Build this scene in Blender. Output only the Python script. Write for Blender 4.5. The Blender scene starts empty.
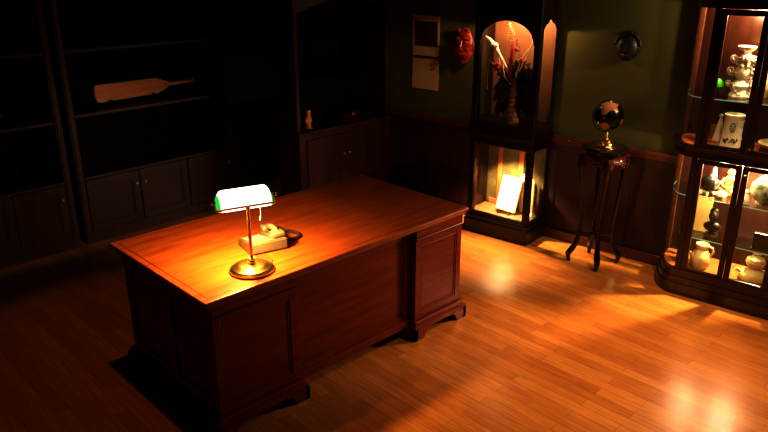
import bpy, bmesh, math, random
from mathutils import Vector, Matrix
from math import sin, cos, pi, radians
random.seed(7)
SC = bpy.context.scene
COL = SC.collection

# ------------------------------------------------------------------ materials
def nodes(m):
    m.use_nodes = True
    nt = m.node_tree
    nt.nodes.clear()
    out = nt.nodes.new('ShaderNodeOutputMaterial')
    return nt, out

def simple(name, col, rough=.5, metal=0., col2=None, scale=8., emit=None, estr=0., coat=0., bump=0., spec=.5):
    m = bpy.data.materials.new(name)
    nt, out = nodes(m)
    b = nt.nodes.new('ShaderNodeBsdfPrincipled')
    nt.links.new(b.outputs[0], out.inputs[0])
    b.inputs['Roughness'].default_value = rough
    b.inputs['Metallic'].default_value = metal
    b.inputs['Coat Weight'].default_value = coat
    b.inputs['Specular IOR Level'].default_value = spec
    b.inputs['Base Color'].default_value = (*col, 1)
    tc = nt.nodes.new('ShaderNodeTexCoord')
    n = nt.nodes.new('ShaderNodeTexNoise')
    n.inputs['Scale'].default_value = scale
    n.inputs['Detail'].default_value = 4
    nt.links.new(tc.outputs['Object'], n.inputs['Vector'])
    r = nt.nodes.new('ShaderNodeValToRGB')
    r.color_ramp.elements[0].position = .35
    r.color_ramp.elements[1].position = .65
    r.color_ramp.elements[0].color = (*col, 1)
    c2 = col2 if col2 else tuple(c * .82 for c in col)
    r.color_ramp.elements[1].color = (*c2, 1)
    nt.links.new(n.outputs['Fac'], r.inputs['Fac'])
    nt.links.new(r.outputs['Color'], b.inputs['Base Color'])
    if bump:
        bp = nt.nodes.new('ShaderNodeBump')
        bp.inputs['Strength'].default_value = bump
        bp.inputs['Distance'].default_value = .004
        nt.links.new(n.outputs['Fac'], bp.inputs['Height'])
        nt.links.new(bp.outputs[0], b.inputs['Normal'])
    if emit:
        b.inputs['Emission Color'].default_value = (*emit, 1)
        b.inputs['Emission Strength'].default_value = estr
    return m

def wood(name, dark, light, axis=0, rough=.3, coat=.3, scale=1., spec=.5):
    m = bpy.data.materials.new(name)
    nt, out = nodes(m)
    b = nt.nodes.new('ShaderNodeBsdfPrincipled')
    nt.links.new(b.outputs[0], out.inputs[0])
    b.inputs['Roughness'].default_value = rough
    b.inputs['Coat Weight'].default_value = coat
    b.inputs['Coat Roughness'].default_value = .2
    b.inputs['Specular IOR Level'].default_value = spec
    tc = nt.nodes.new('ShaderNodeTexCoord')
    mp = nt.nodes.new('ShaderNodeMapping')
    s = [14 * scale, 14 * scale, 14 * scale]
    s[axis] = 1.6 * scale
    mp.inputs['Scale'].default_value = s
    nt.links.new(tc.outputs['Object'], mp.inputs['Vector'])
    n = nt.nodes.new('ShaderNodeTexNoise')
    n.inputs['Scale'].default_value = 2.2
    n.inputs['Detail'].default_value = 6
    n.inputs['Distortion'].default_value = .8
    nt.links.new(mp.outputs[0], n.inputs['Vector'])
    r = nt.nodes.new('ShaderNodeValToRGB')
    r.color_ramp.elements[0].position = .3
    r.color_ramp.elements[1].position = .72
    r.color_ramp.elements[0].color = (*dark, 1)
    r.color_ramp.elements[1].color = (*light, 1)
    nt.links.new(n.outputs['Fac'], r.inputs['Fac'])
    nt.links.new(r.outputs['Color'], b.inputs['Base Color'])
    return m

def floor_mat():
    m = bpy.data.materials.new('laminate_strip_floor')
    nt, out = nodes(m)
    b = nt.nodes.new('ShaderNodeBsdfPrincipled')
    nt.links.new(b.outputs[0], out.inputs[0])
    tc = nt.nodes.new('ShaderNodeTexCoord')
    mp = nt.nodes.new('ShaderNodeMapping')
    mp.inputs['Rotation'].default_value = (0, 0, radians(90))
    nt.links.new(tc.outputs['Object'], mp.inputs['Vector'])
    br = nt.nodes.new('ShaderNodeTexBrick')
    br.offset = .37
    br.inputs['Scale'].default_value = 1
    br.inputs['Brick Width'].default_value = .62
    br.inputs['Row Height'].default_value = .072
    br.inputs['Mortar Size'].default_value = .0011
    br.inputs['Mortar Smooth'].default_value = .3
    br.inputs['Color1'].default_value = (.50, .180, .040, 1)
    br.inputs['Color2'].default_value = (.64, .27, .072, 1)
    br.inputs['Mortar'].default_value = (.30, .09, .02, 1)
    nt.links.new(mp.outputs[0], br.inputs['Vector'])
    mp2 = nt.nodes.new('ShaderNodeMapping')
    mp2.inputs['Scale'].default_value = (2.2, 26, 1)
    nt.links.new(mp.outputs[0], mp2.inputs['Vector'])
    n = nt.nodes.new('ShaderNodeTexNoise')
    n.inputs['Scale'].default_value = 2.4
    n.inputs['Detail'].default_value = 5
    n.inputs['Distortion'].default_value = 1.0
    nt.links.new(mp2.outputs[0], n.inputs['Vector'])
    r = nt.nodes.new('ShaderNodeValToRGB')
    r.color_ramp.elements[0].position = .3
    r.color_ramp.elements[1].position = .7
    r.color_ramp.elements[0].color = (.80, .76, .72, 1)
    r.color_ramp.elements[1].color = (1.1, 1.08, 1.05, 1)
    nt.links.new(n.outputs['Fac'], r.inputs['Fac'])
    mx = nt.nodes.new('ShaderNodeMix')
    mx.data_type = 'RGBA'
    mx.blend_type = 'MULTIPLY'
    mx.inputs['Factor'].default_value = 1
    nt.links.new(br.outputs['Color'], mx.inputs['A'])
    nt.links.new(r.outputs['Color'], mx.inputs['B'])
    nt.links.new(mx.outputs['Result'], b.inputs['Base Color'])
    b.inputs['Roughness'].default_value = .27
    b.inputs['Specular IOR Level'].default_value = .5
    return m

def glass_mat(name, tint=(1, 1, 1), ior=1.45, rough=.02):
    m = bpy.data.materials.new(name)
    nt, out = nodes(m)
    t = nt.nodes.new('ShaderNodeBsdfTransparent')
    t.inputs[0].default_value = (*tint, 1)
    g = nt.nodes.new('ShaderNodeBsdfGlossy')
    g.inputs['Roughness'].default_value = rough
    g.inputs['Color'].default_value = (.9, .9, .9, 1)
    f = nt.nodes.new('ShaderNodeFresnel')
    ge = nt.nodes.new('ShaderNodeNewGeometry')
    iv = nt.nodes.new('ShaderNodeMapRange')          # same reflectance on both faces of the thin pane
    iv.inputs['To Min'].default_value = ior
    iv.inputs['To Max'].default_value = 1 / ior
    nt.links.new(ge.outputs['Backfacing'], iv.inputs['Value'])
    nt.links.new(iv.outputs['Result'], f.inputs['IOR'])
    mx = nt.nodes.new('ShaderNodeMixShader')
    nt.links.new(f.outputs[0], mx.inputs[0])
    nt.links.new(t.outputs[0], mx.inputs[1])
    nt.links.new(g.outputs[0], mx.inputs[2])
    nt.links.new(mx.outputs[0], out.inputs[0])
    return m

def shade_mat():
    # cased green glass with its inner glow painted in as emission: brightest over the bulb, green at the ends (by distance along the shade)
    m = bpy.data.materials.new('painted_glow_green_glass')
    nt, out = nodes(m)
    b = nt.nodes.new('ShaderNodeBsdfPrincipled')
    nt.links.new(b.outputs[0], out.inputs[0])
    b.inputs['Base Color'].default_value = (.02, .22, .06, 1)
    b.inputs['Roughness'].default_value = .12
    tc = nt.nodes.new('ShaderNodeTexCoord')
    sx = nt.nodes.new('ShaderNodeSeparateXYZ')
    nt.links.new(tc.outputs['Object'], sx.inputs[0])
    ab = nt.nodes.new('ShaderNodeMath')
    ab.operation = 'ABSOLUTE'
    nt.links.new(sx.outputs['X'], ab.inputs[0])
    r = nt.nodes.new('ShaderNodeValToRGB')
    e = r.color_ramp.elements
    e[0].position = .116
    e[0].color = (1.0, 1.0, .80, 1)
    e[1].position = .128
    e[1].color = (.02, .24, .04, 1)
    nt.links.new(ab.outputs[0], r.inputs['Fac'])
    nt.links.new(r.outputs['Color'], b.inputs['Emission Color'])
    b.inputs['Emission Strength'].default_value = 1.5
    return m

def globe_mat():
    m = bpy.data.materials.new('black_globe_with_tan_land')
    nt, out = nodes(m)
    b = nt.nodes.new('ShaderNodeBsdfPrincipled')
    nt.links.new(b.outputs[0], out.inputs[0])
    tc = nt.nodes.new('ShaderNodeTexCoord')
    n = nt.nodes.new('ShaderNodeTexNoise')
    n.inputs['Scale'].default_value = 8.5
    n.inputs['Detail'].default_value = 5
    n.inputs['Roughness'].default_value = .45
    mp = nt.nodes.new('ShaderNodeMapping')
    mp.inputs['Location'].default_value = (.32, .10, .21)
    nt.links.new(tc.outputs['Object'], mp.inputs['Vector'])
    nt.links.new(mp.outputs[0], n.inputs['Vector'])
    r = nt.nodes.new('ShaderNodeValToRGB')
    r.color_ramp.interpolation = 'CONSTANT'
    r.color_ramp.elements[0].color = (.004, .003, .003, 1)
    r.color_ramp.elements[1].position = .53
    r.color_ramp.elements[1].color = (.55, .26, .12, 1)
    nt.links.new(n.outputs['Fac'], r.inputs['Fac'])
    nt.links.new(r.outputs['Color'], b.inputs['Base Color'])
    b.inputs['Roughness'].default_value = .25
    return m

M = {}
M['floor'] = floor_mat()
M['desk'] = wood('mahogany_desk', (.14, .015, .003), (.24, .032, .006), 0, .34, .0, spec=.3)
M['desk_top'] = wood('mahogany_desk_top', (.25, .052, .010), (.42, .105, .018), 0, .38, .0, spec=.3)
M['desk_line'] = simple('dark_inlay', (.03, .008, .004), .5)
M['dark_wood'] = wood('dark_cabinet_wood', (.012, .003, .0015), (.026, .007, .003), 2, .35, .1)
M['case_wood'] = wood('cherry_case_wood', (.022, .006, .0025), (.050, .014, .005), 2, .28, .2)
M['shelf_wood'] = wood('bookcase_wood', (.036, .0055, .002), (.062, .010, .0035), 2, .5, .0)
M['shelf_back'] = wood('bookcase_back', (.008, .002, .0015), (.014, .004, .002), 2, .8, 0, spec=.1)
M['wainscot'] = wood('wainscot_wood', (.030, .007, .003), (.058, .014, .006), 2, .5, .0)
M['rail_wood'] = wood('rail_wood', (.09, .026, .010), (.15, .045, .016), 1, .35, .2)
M['green_wall'] = simple('olive_green_paint', (.105, .098, .020), .85, col2=(.097, .090, .018), scale=3)
M['plain_wall'] = simple('dark_plaster', (.05, .035, .02), .9)
M['ceiling'] = simple('dark_ceiling', (.06, .045, .03), .95)
M['brass'] = simple('polished_brass', (.70, .40, .14), .30, 1, scale=3)
M['brass_pole'] = simple('aged_brass', (.95, .52, .19), .5, .7, scale=3)
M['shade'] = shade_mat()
M['glow'] = simple('frosted_bulb', (.9, .85, .7), .5, emit=(1, .8, .5), estr=8)
M['puck'] = simple('lit_puck_lens', (.9, .85, .7), .5, emit=(1, .75, .4), estr=3)
M['porcelain'] = simple('pull_bead_porcelain', (.45, .30, .22), .4, emit=(1, .6, .45), estr=.1)
M['phone'] = simple('beige_plastic', (.135, .108, .072), .4)
M['phone_pad'] = simple('pale_keypad_plastic', (.30, .25, .17), .4)
M['cord'] = simple('dark_brown_cord', (.045, .02, .012), .5)
M['cord_lamp'] = simple('thin_brown_cord', (.16, .06, .015), .5)
M['glass'] = glass_mat('clear_pane')
M['shelf_glass'] = glass_mat('greenish_shelf_glass', (.90, .96, .92), 1.5)
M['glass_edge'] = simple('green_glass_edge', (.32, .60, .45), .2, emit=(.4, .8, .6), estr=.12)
M['copper'] = simple('copper_backing', (.25, .115, .052), .6, col2=(.20, .085, .036), scale=5)
M['olive_back'] = simple('olive_back_panel', (.15, .105, .035), .6, col2=(.09, .06, .02), scale=18)
M['orange_wood'] = wood('orange_grain_wood', (.36, .10, .03), (.50, .16, .05), 2, .4, .1)
M['ivory'] = simple('ivory_glaze', (.86, .78, .55), .35)
M['white_stone'] = simple('white_carved_stone', (.88, .80, .66), .5, col2=(.62, .50, .36), scale=30, bump=.4)
M['white_glaze'] = simple('white_glaze', (.85, .78, .64), .3)
M['cream'] = simple('cream_stoneware', (.62, .48, .24), .45, col2=(.52, .38, .18), scale=9)
M['dark_relief'] = simple('dark_relief', (.05, .04, .03), .6)
M['jade'] = simple('bright_green_glass', (.08, .55, .02), .3, emit=(.1, .8, .02), estr=.12)
M['dark_pot'] = simple('dark_mottled_glaze', (.035, .034, .024), .25, col2=(.010, .010, .008), scale=22)
M['green_pot'] = simple('mottled_green_glaze', (.50, .52, .38), .25, col2=(.06, .09, .05), scale=16)
M['shell'] = simple('pale_shell', (.78, .66, .46), .35, col2=(.55, .38, .2), scale=25)
M['gold'] = simple('gilt_figure', (.70, .48, .18), .35, .4, col2=(.4, .22, .07), scale=30)
M['bronze'] = simple('dark_bronze', (.035, .022, .014), .28, .3)
M['tan_board'] = simple('tan_board', (.50, .32, .13), .6)
M['case_floor'] = simple('tan_case_floor', (.20, .11, .045), .5, col2=(.13, .07, .03), scale=30)
M['brown_vase'] = simple('ringed_brown_clay', (.36, .16, .06), .5, col2=(.28, .11, .04), scale=10)
M['fern'] = simple('bleached_fern', (.88, .78, .55), .6)
M['bone'] = simple('pale_driftwood', (.78, .66, .46), .6, bump=.3, scale=40)
M['leaf'] = simple('dark_dried_leaf', (.022, .012, .008), .6)
M['red'] = simple('red_petal', (.42, .03, .03), .45)
M['mask_red'] = simple('carved_red_lacquer', (.45, .055, .02), .4, col2=(.20, .02, .01), scale=26, bump=.8)
M['black_carving'] = simple('black_carved_wood', (.018, .012, .008), .5, bump=.5, scale=20)
M['paper'] = simple('aged_paper', (.66, .50, .27), .7, col2=(.60, .45, .24), scale=4)
M['picture'] = simple('dark_brown_print', (.075, .028, .012), .6, col2=(.05, .018, .008), scale=9)
M['print_line'] = simple('dark_print_line', (.05, .02, .01), .7)
M['stand'] = wood('lacquered_rosewood', (.008, .002, .0015), (.018, .005, .003), 2, .15, .4)
M['carved_red'] = simple('carved_rosewood_apron', (.075, .012, .010), .12, coat=.5)
M['marble'] = simple('dark_marble', (.06, .03, .025), .12)
M['globe'] = globe_mat()
M['bat'] = wood('worn_willow', (.78, .27, .10), (.88, .38, .17), 0, .6, 0)
M['silver'] = simple('tarnished_silver', (.5, .46, .4), .3, .8)
M['black'] = simple('black_rubber', (.01, .01, .01), .6)

# ------------------------------------------------------------------ mesh helper
class MB:
    def __init__(s):
        s.bm = bmesh.new()
    def _mark(s): return set(s.bm.verts)
    def _new(s, mark): return [v for v in s.bm.verts if v not in mark]
    def xf(s, mark, mat):
        bmesh.ops.transform(s.bm, matrix=mat, verts=s._new(mark))
    def box(s, x0, x1, y0, y1, z0, z1, bev=0., seg=2):
        t = bmesh.new()
        bmesh.ops.create_cube(t, size=1)
        for v in t.verts:
            v.co = Vector(((x0 + x1) / 2 + v.co.x * (x1 - x0), (y0 + y1) / 2 + v.co.y * (y1 - y0), (z0 + z1) / 2 + v.co.z * (z1 - z0)))
        if bev:
            bmesh.ops.bevel(t, geom=list(t.edges), offset=bev, segments=seg, profile=.5, affect='EDGES')
        s.merge(t)
        return s
    def merge(s, t, mat=None):
        if mat is not None:
            bmesh.ops.transform(t, matrix=mat, verts=list(t.verts))
        me = bpy.data.meshes.new('tmp')
        t.to_mesh(me); t.free()
        s.bm.from_mesh(me)
        bpy.data.meshes.remove(me)
    def add(s, other, mat=None):
        s.merge(other.bm, mat)
        return s
    def lathe(s, prof, c=(0, 0, 0), seg=28, cap=True, sx=1., sy=1.):
        rings = []
        for r, z in prof:
            rings.append([s.bm.verts.new((c[0] + sx * r * cos(2 * pi * i / seg), c[1] + sy * r * sin(2 * pi * i / seg), c[2] + z)) for i in range(seg)])
        for a, b in zip(rings, rings[1:]):
            for i in range(seg):
                j = (i + 1) % seg
                s.bm.faces.new((a[i], a[j], b[j], b[i]))
        if cap:
            s.bm.faces.new(rings[0][::-1]); s.bm.faces.new(rings[-1])
        return s
    def sphere(s, c, r, sx=1, sy=1, sz=1, u=20, v=12):
        mk = s._mark()
        bmesh.ops.create_uvsphere(s.bm, u_segments=u, v_segments=v, radius=r)
        for w in s._new(mk):
            w.co = Vector((c[0] + w.co.x * sx, c[1] + w.co.y * sy, c[2] + w.co.z * sz))
        return s
    def tube(s, pts, r, seg=10, closed=False):
        pts = [Vector(p) for p in pts]
        n = len(pts)
        rad = r if isinstance(r, (list, tuple)) else [r] * n
        rings = []
        prev = None
        for i, p in enumerate(pts):
            if closed: t = pts[(i + 1) % n] - pts[i - 1]
            else: t = pts[min(i + 1, n - 1)] - pts[max(i - 1, 0)]
            t.normalize()
            if prev is None:
                up = Vector((0, 0, 1)) if abs(t.z) < .9 else Vector((1, 0, 0))
                a = t.cross(up).normalized()
            else:
                a = (prev - t * prev.dot(t))
                if a.length < 1e-6: a = t.cross(Vector((0, 0, 1)))
                a.normalize()
            prev = a
            b = t.cross(a)
            rings.append([s.bm.verts.new(p + a * rad[i] * cos(2 * pi * k / seg) + b * rad[i] * sin(2 * pi * k / seg)) for k in range(seg)])
        m = n if closed else n - 1
        for i in range(m):
            A, B = rings[i], rings[(i + 1) % n]
            for k in range(seg):
                l = (k + 1) % seg
                s.bm.faces.new((A[k], A[l], B[l], B[k]))
        if not closed:
            s.bm.faces.new(rings[0][::-1]); s.bm.faces.new(rings[-1])
        return s
    def prism(s, pts, axis, a, b):
        """pts: 2D outline; axis 'y': (x,z) extruded y a..b ; 'x': (y,z) ; 'z': (x,y)"""
        def P(p, t):
            if axis == 'y': return (p[0], t, p[1])
            if axis == 'x': return (t, p[0], p[1])
            return (p[0], p[1], t)
        A = [s.bm.verts.new(P(p, a)) for p in pts]
        B = [s.bm.verts.new(P(p, b)) for p in pts]
        s.bm.faces.new(A); s.bm.faces.new(B[::-1])
        n = len(pts)
        for i in range(n):
            j = (i + 1) % n
            s.bm.faces.new((A[i], B[i], B[j], A[j]))
        return s
    def quad(s, *p):
        s.bm.faces.new([s.bm.verts.new(q) for q in p]); return s
    def build(s, name, mat, parent=None, smooth=False, loc=None):
        bmesh.ops.recalc_face_normals(s.bm, faces=list(s.bm.faces))
        me = bpy.data.meshes.new(name)
        s.bm.to_mesh(me); s.bm.free()
        me.materials.append(M[mat] if isinstance(mat, str) else mat)
        if smooth:
            for p in me.polygons: p.use_smooth = True
            try: me.set_sharp_from_angle(angle=radians(35))
            except Exception: pass
        o = bpy.data.objects.new(name, me)
        COL.objects.link(o)
        if parent: o.parent = parent
        if loc: o.location = loc
        return o

def thing(name, label, cat, loc=(0, 0, 0), rz=0., group=None):
    o = bpy.data.objects.new(name, None)
    o.empty_display_size = .1
    COL.objects.link(o)
    o.location = loc
    o.rotation_euler = (0, 0, rz)
    o['label'] = label; o['category'] = cat
    if group: o['group'] = group
    return o

def tag(o, label, cat, group=None):
    o['label'] = label; o['category'] = cat
    if group: o['group'] = group
    return o

def struct(o):
    o['kind'] = 'structure'
    return o

def lamp(name, loc, energy, color, radius=.02, parent=None):
    l = bpy.data.lights.new(name, 'POINT')
    l.energy = energy; l.color = color; l.shadow_soft_size = radius
    o = bpy.data.objects.new(name, l)
    COL.objects.link(o); o.location = loc
    if parent: o.parent = parent
    return o

# ------------------------------------------------------------------ camera (2.2 m up, looking 20 degrees down)
H = 2.195
pitch, head = radians(20.27), radians(45.75)
cam = bpy.data.cameras.new('camera')
cam.sensor_width = 36
cam.lens = 36 * 688 / 768
cam.clip_start = .05
co = bpy.data.objects.new('camera', cam)
COL.objects.link(co)
co.location = (0, 0, H)
co.rotation_euler = (pi / 2 - pitch, 0, head - pi / 2)
SC.camera = co

# ------------------------------------------------------------------ the room
RA = radians(-84.5)
d_r = Vector((cos(RA), sin(RA)))            # along the right wall, towards the viewer's right
n_r = Vector((-sin(RA), cos(RA)))           # into that wall
P_r = Vector((4.848 + .012, 2.462))          # wall face
BA = radians(2.0)
d_b = Vector((cos(BA), sin(BA))); n_b = Vector((-sin(BA), cos(BA)))
P_b = Vector((1.912, 5.469)) + n_b * .335    # face of the wall behind the bookcases
def cross(P, d, Q, e):
    den = d.x * e.y - d.y * e.x
    t = ((Q.x - P.x) * e.y - (Q.y - P.y) * e.x) / den
    return P + d * t
corner = cross(P_r, d_r, P_b, d_b)
c_left_back = P_b - d_b * 4.6
c_right_front = P_r + d_r * 4.9
c_left_front = Vector((c_left_back.x - .1, c_right_front.y - .25))
CEIL = 2.7
outline = [corner, c_left_back, c_left_front, c_right_front]
f = MB(); f.prism([(p.x, p.y) for p in outline], 'z', -.06, 0); struct(f.build('floor', 'floor'))
f = MB(); f.prism([(p.x, p.y) for p in outline], 'z', CEIL, CEIL + .06); struct(f.build('ceiling', 'ceiling'))
def wall(name, a, b, mat, th=.1):
    t = (b - a).normalized(); n = Vector((t.y, -t.x))
    cen = (outline[0] + outline[2]) / 2
    if (cen - a).dot(n) > 0: n = -n
    m = MB()
    m.prism([(p.x, p.y) for p in (a, b, b + n * th, a + n * th)], 'z', 0, CEIL)
    return struct(m.build(name, mat))
wall('wall_right', corner, c_right_front, 'green_wall')
wall('wall_back', c_left_back, corner, 'green_wall')
wall('wall_left', c_left_front, c_left_back, 'plain_wall')
wall('wall_front', c_right_front, c_left_front, 'plain_wall')

def along(name, P, d, n, s0, s1, e0, e1, z0, z1, mat, bev=0):
    """box in a wall's own frame: s along the wall, e out of the wall into the room (negative n)"""
    m = MB(); m.box(s0, s1, -e1, -e0, z0, z1, bev)
    o = m.build(name, mat)
    o.location = (P.x, P.y, 0); o.rotation_euler = (0, 0, math.atan2(d.y, d.x))
    return o
s_c = (corner - P_r).dot(d_r)
# right wall: wainscot, baseboard, chair rail
m = MB()
m.box(s_c + .003, 4.89, -.010, -.0005, 0, .85)
s = s_c + .45
while s < 4.6:
    m.box(s, s + .075, -.02, -.010, .09, .85, .004)
    s += .62
m.box(s_c + .01, 4.88, -.02, -.010, .76, .85, .003)
o = m.build('wall_right_wainscot', 'wainscot'); o.name = 'trim_1'
o.location = (P_r.x, P_r.y, 0); o.rotation_euler = (0, 0, RA); struct(o)
m = MB()
m.box(s_c + .003, 4.89, -.045, -.0005, .85, .885, .006, 2); m.box(s_c + .003, 4.89, -.03, -.0005, .82, .85, .004)
o = m.build('trim_2', 'rail_wood'); o.location = (P_r.x, P_r.y, 0); o.rotation_euler = (0, 0, RA); struct(o)
m = MB()
m.box(s_c + .003, 4.89, -.034, -.0203, 0, .085, .005, 2)
o = m.build('baseboard_right', 'rail_wood'); o.location = (P_r.x, P_r.y, 0); o.rotation_euler = (0, 0, RA); struct(o)
# back wall: wainscot seen between the bookcases
m = MB()
m.box(1.515, 2.74, -.012, -.0005, .0, .85); m.box(1.515, 2.74, -.035, -.0005, .85, .885, .006)
m.box(1.6, 2.04, -.02, -.012, .12, .75, .006); m.box(2.25, 2.70, -.02, -.012, .12, .75, .006); m.box(2.10, 2.18, -.05, -.012, 0, .849, .004)
o = m.build('trim_3', 'wainscot'); o.location = (P_b.x, P_b.y, 0); o.rotation_euler = (0, 0, BA); struct(o)

# ------------------------------------------------------------------ bookcases along the back wall
def raised_panel_front(m, x0, x1, z0, z1, y, fw=.06, th=.012, bead=True):
    """frame-and-panel front whose face looks to -y at y"""
    m.box(x0, x0 + fw, y, y + th, z0, z1, .002); m.box(x1 - fw, x1, y, y + th, z0, z1, .002)
    m.box(x0 + fw, x1 - fw, y, y + th, z1 - fw, z1, .002); m.box(x0 + fw, x1 - fw, y, y + th, z0, z0 + fw, .002)
    if bead:
        g = .014
        m.box(x0 + fw, x1 - fw, y + th * .5, y + th, z0 + fw, z0 + fw + g, .003)
        m.box(x0 + fw, x1 - fw, y + th * .5, y + th, z1 - fw - g, z1 - fw, .003)
        m.box(x0 + fw, x0 + fw + g, y + th * .5, y + th, z0 + fw, z1 - fw, .003)
        m.box(x1 - fw - g, x1 - fw, y + th * .5, y + th, z0 + fw, z1 - fw, .003)

BD = .325
def bookcase(label, s0, s1, shelf_z, base_z, ndoor, open_top=2.35):
    P = Vector((1.912, 5.469)) + d_b * s0
    W = s1 - s0
    t = thing('built_in_bookcase', label, 'bookcase', (P.x, P.y, 0), BA)
    for a in (0, W - .055):
        p = MB(); p.box(a, a + .055, 0, BD, 0, open_top, .004); p.box(a + .012, a + .043, -.008, 0, .08, open_top, .003)
        p.build('upright', 'shelf_wood', t)
    p = MB(); p.box(.055, W - .055, BD - .012, BD, base_z, open_top); p.build('back_panel', 'shelf_back', t)
    p = MB(); p.box(.055, W - .055, .012, BD - .012, 0, base_z - .025); p.box(.055, W - .055, .0, .012, 0, .09, .002)
    p.build('base_cabinet', 'shelf_wood', t)
    p = MB(); p.box(.055, W - .055, -.012, BD - .012, base_z - .025, base_z, .004); p.build('counter', 'shelf_wood', t)
    dw = (W - .11) / ndoor
    for k in range(ndoor):
        p = MB(); x = .055 + k * dw
        p.box(x + .006, x + dw - .006, .004, .0115, .10, base_z - .03); raised_panel_front(p, x + .006, x + dw - .006, .10, base_z - .03, -.008)
        d = p.build('door', 'shelf_wood', t)
        q = MB(); hx = x + (dw - .04 if k % 2 == 0 else .04)
        q.sphere((hx, -.02, base_z - .14), .013, u=12, v=8); q.build('knob', 'brass_pole', d, True)
    for z in shelf_z:
        p = MB(); p.box(.0555, W - .0555, .006, BD - .012, z - .028, z, .004); p.build('shelf', 'shelf_wood', t)
    p = MB(); p.box(-.01, W + .01, -.03, BD, open_top, open_top + .12, .012, 3); p.build('cornice', 'shelf_wood', t)
    return t
bookcase('dark wooden bookcase behind the desk with a wooden bat on its middle shelf', 0, 1.5, [1.075, 1.57, 2.0], .57, 3)
bookcase('dark wooden bookcase cut off by the left edge of the picture', -1.36, -.05, [1.05, 1.57, 2.0], .57, 3)
# hutch standing in the corner beyond the desk
t = thing('hutch_cabinet', 'dark hutch with open top over two panelled doors behind the far end of the desk', 'cabinet', (3.512, 4.65, 0))
HWD, HD = 1.10, .30
m = MB(); m.box(.0, HWD, .014, HD, .0, .785); m.box(-.012, HWD + .012, -.006, HD, 0, .10, .006); m.build('base_cabinet', 'shelf_wood', t)
m = MB(); m.box(0, .075, 0, .0135, .10, .785, .002); m.box(HWD - .12, HWD, 0, .0135, .10, .785, .002); m.box(.075, HWD - .12, 0, .0135, .735, .785, .002); m.build('face_frame', 'shelf_wood', t)
m = MB(); m.box(-.015, HWD + .015, -.014, HD, .7855, .812, .005, 2); m.build('counter', 'shelf_wood', t)
for k, (x0, x1) in enumerate(((.078, .526), (.53, HWD - .123))):
    m = MB(); m.box(x0, x1, .004, .0135, .105, .732); raised_panel_front(m, x0, x1, .105, .732, -.008, .07); d = m.build('door', 'shelf_wood', t)
    m = MB(); m.sphere((x1 - .03 if k == 0 else x0 + .03, -.018, .55), .012, u=12, v=8); m.build('knob', 'brass_pole', d, True)
for x in (0, HWD - .04):
    m = MB(); m.box(x, x + .04, .02, HD, .8125, 2.05, .004); m.build('upright', 'shelf_wood', t)
m = MB(); m.box(.04, HWD - .04, HD - .012, HD, .8125, 2.05); m.build('back_panel', 'shelf_back', t)
for z in (1.25, 1.62):
    m = MB(); m.box(.0405, HWD - .0405, .10, HD - .0125, z - .022, z, .003); m.build('shelf', 'shelf_back', t)
m = MB(); m.prism([(.04, 2.05), (.04, 1.80)] + [(.04 + (HWD - .08) * k / 16, 1.80 + .10 * sin(pi * k / 16)) for k in range(1, 16)] + [(HWD - .04, 1.80), (HWD - .04, 2.05)], 'y', .022, .036); m.build('arched_valance', 'shelf_wood', t)
m = MB(); m.box(-.03, HWD + .02, -.012, HD, 2.0505, 2.13, .012, 3); m.build('cornice', 'shelf_wood', t)

# ------------------------------------------------------------------ bat, silver bowl, ornaments on the bookcases
def on_shelf(s, e, z):
    p = Vector((1.912, 5.469)) + d_b * s + n_b * e
    return (p.x, p.y, z)
t = thing('wooden_bat', 'flat brown wooden bat with long handle on the middle bookcase shelf', 'bat', on_shelf(.318, .165, 1.0755), BA + radians(4.5))
outl = []
for x, z in [(0, .02), (.012, .006), (.04, 0), (.58, .005), (.63, .022), (.68, .047), (.70, .052), (.70, .088), (.68, .093), (.63, .118), (.58, .137), (.03, .145), (.008, .135), (0, .115)]:
    outl.append((x, z))
p = MB(); p.prism(outl, 'y', 0, .02)
bmesh.ops.bevel(p.bm, geom=[e for e in p.bm.edges if abs(e.verts[0].co.y - e.verts[1].co.y) < 1e-5], offset=.004, segments=2, affect='EDGES')
bl = p.build('blade', 'bat', t)
p = MB(); p.tube([(.66, .01, .07), (.72, .01, .07), (.82, .01, .07), (.93, .01, .07), (.955, .01, .07), (.965, .01, .07)], [.018, .016, .015, .016, .02, .016], 12)
p.build('handle', 'bat', t, True)
for o in t.children:
    o.rotation_euler = (radians(-9), 0, 0); o.location = (0, 0, .034)
for x in (.12, .52):
    p = MB(); p.box(x - .015, x + .015, -.012, .045, 0, .034, .003); p.box(x - .015, x + .015, -.016, -.008, .02, .048, .003); p.build('rest', 'shelf_back', t)

t = thing('silver_bowl', 'small tarnished silver bowl on the bookcase at the left edge of the picture', 'bowl', on_shelf(-.50, .13, 1.0505), 0)
p = MB(); p.lathe([(.035, 0), (.03, .008), (.012, .015), (.014, .03), (.05, .045), (.075, .075), (.08, .09), (.076, .09), (.068, .073), (.04, .05), (.003, .043)], cap=True); p.build('bowl', 'silver', t, True)
p = MB()
for k in range(14):
    a = 2 * pi * k / 14; p.sphere((.08 * cos(a), .08 * sin(a), .09), .008, u=8, v=6)
p.build('beaded_rim', 'silver', t, True)

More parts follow.
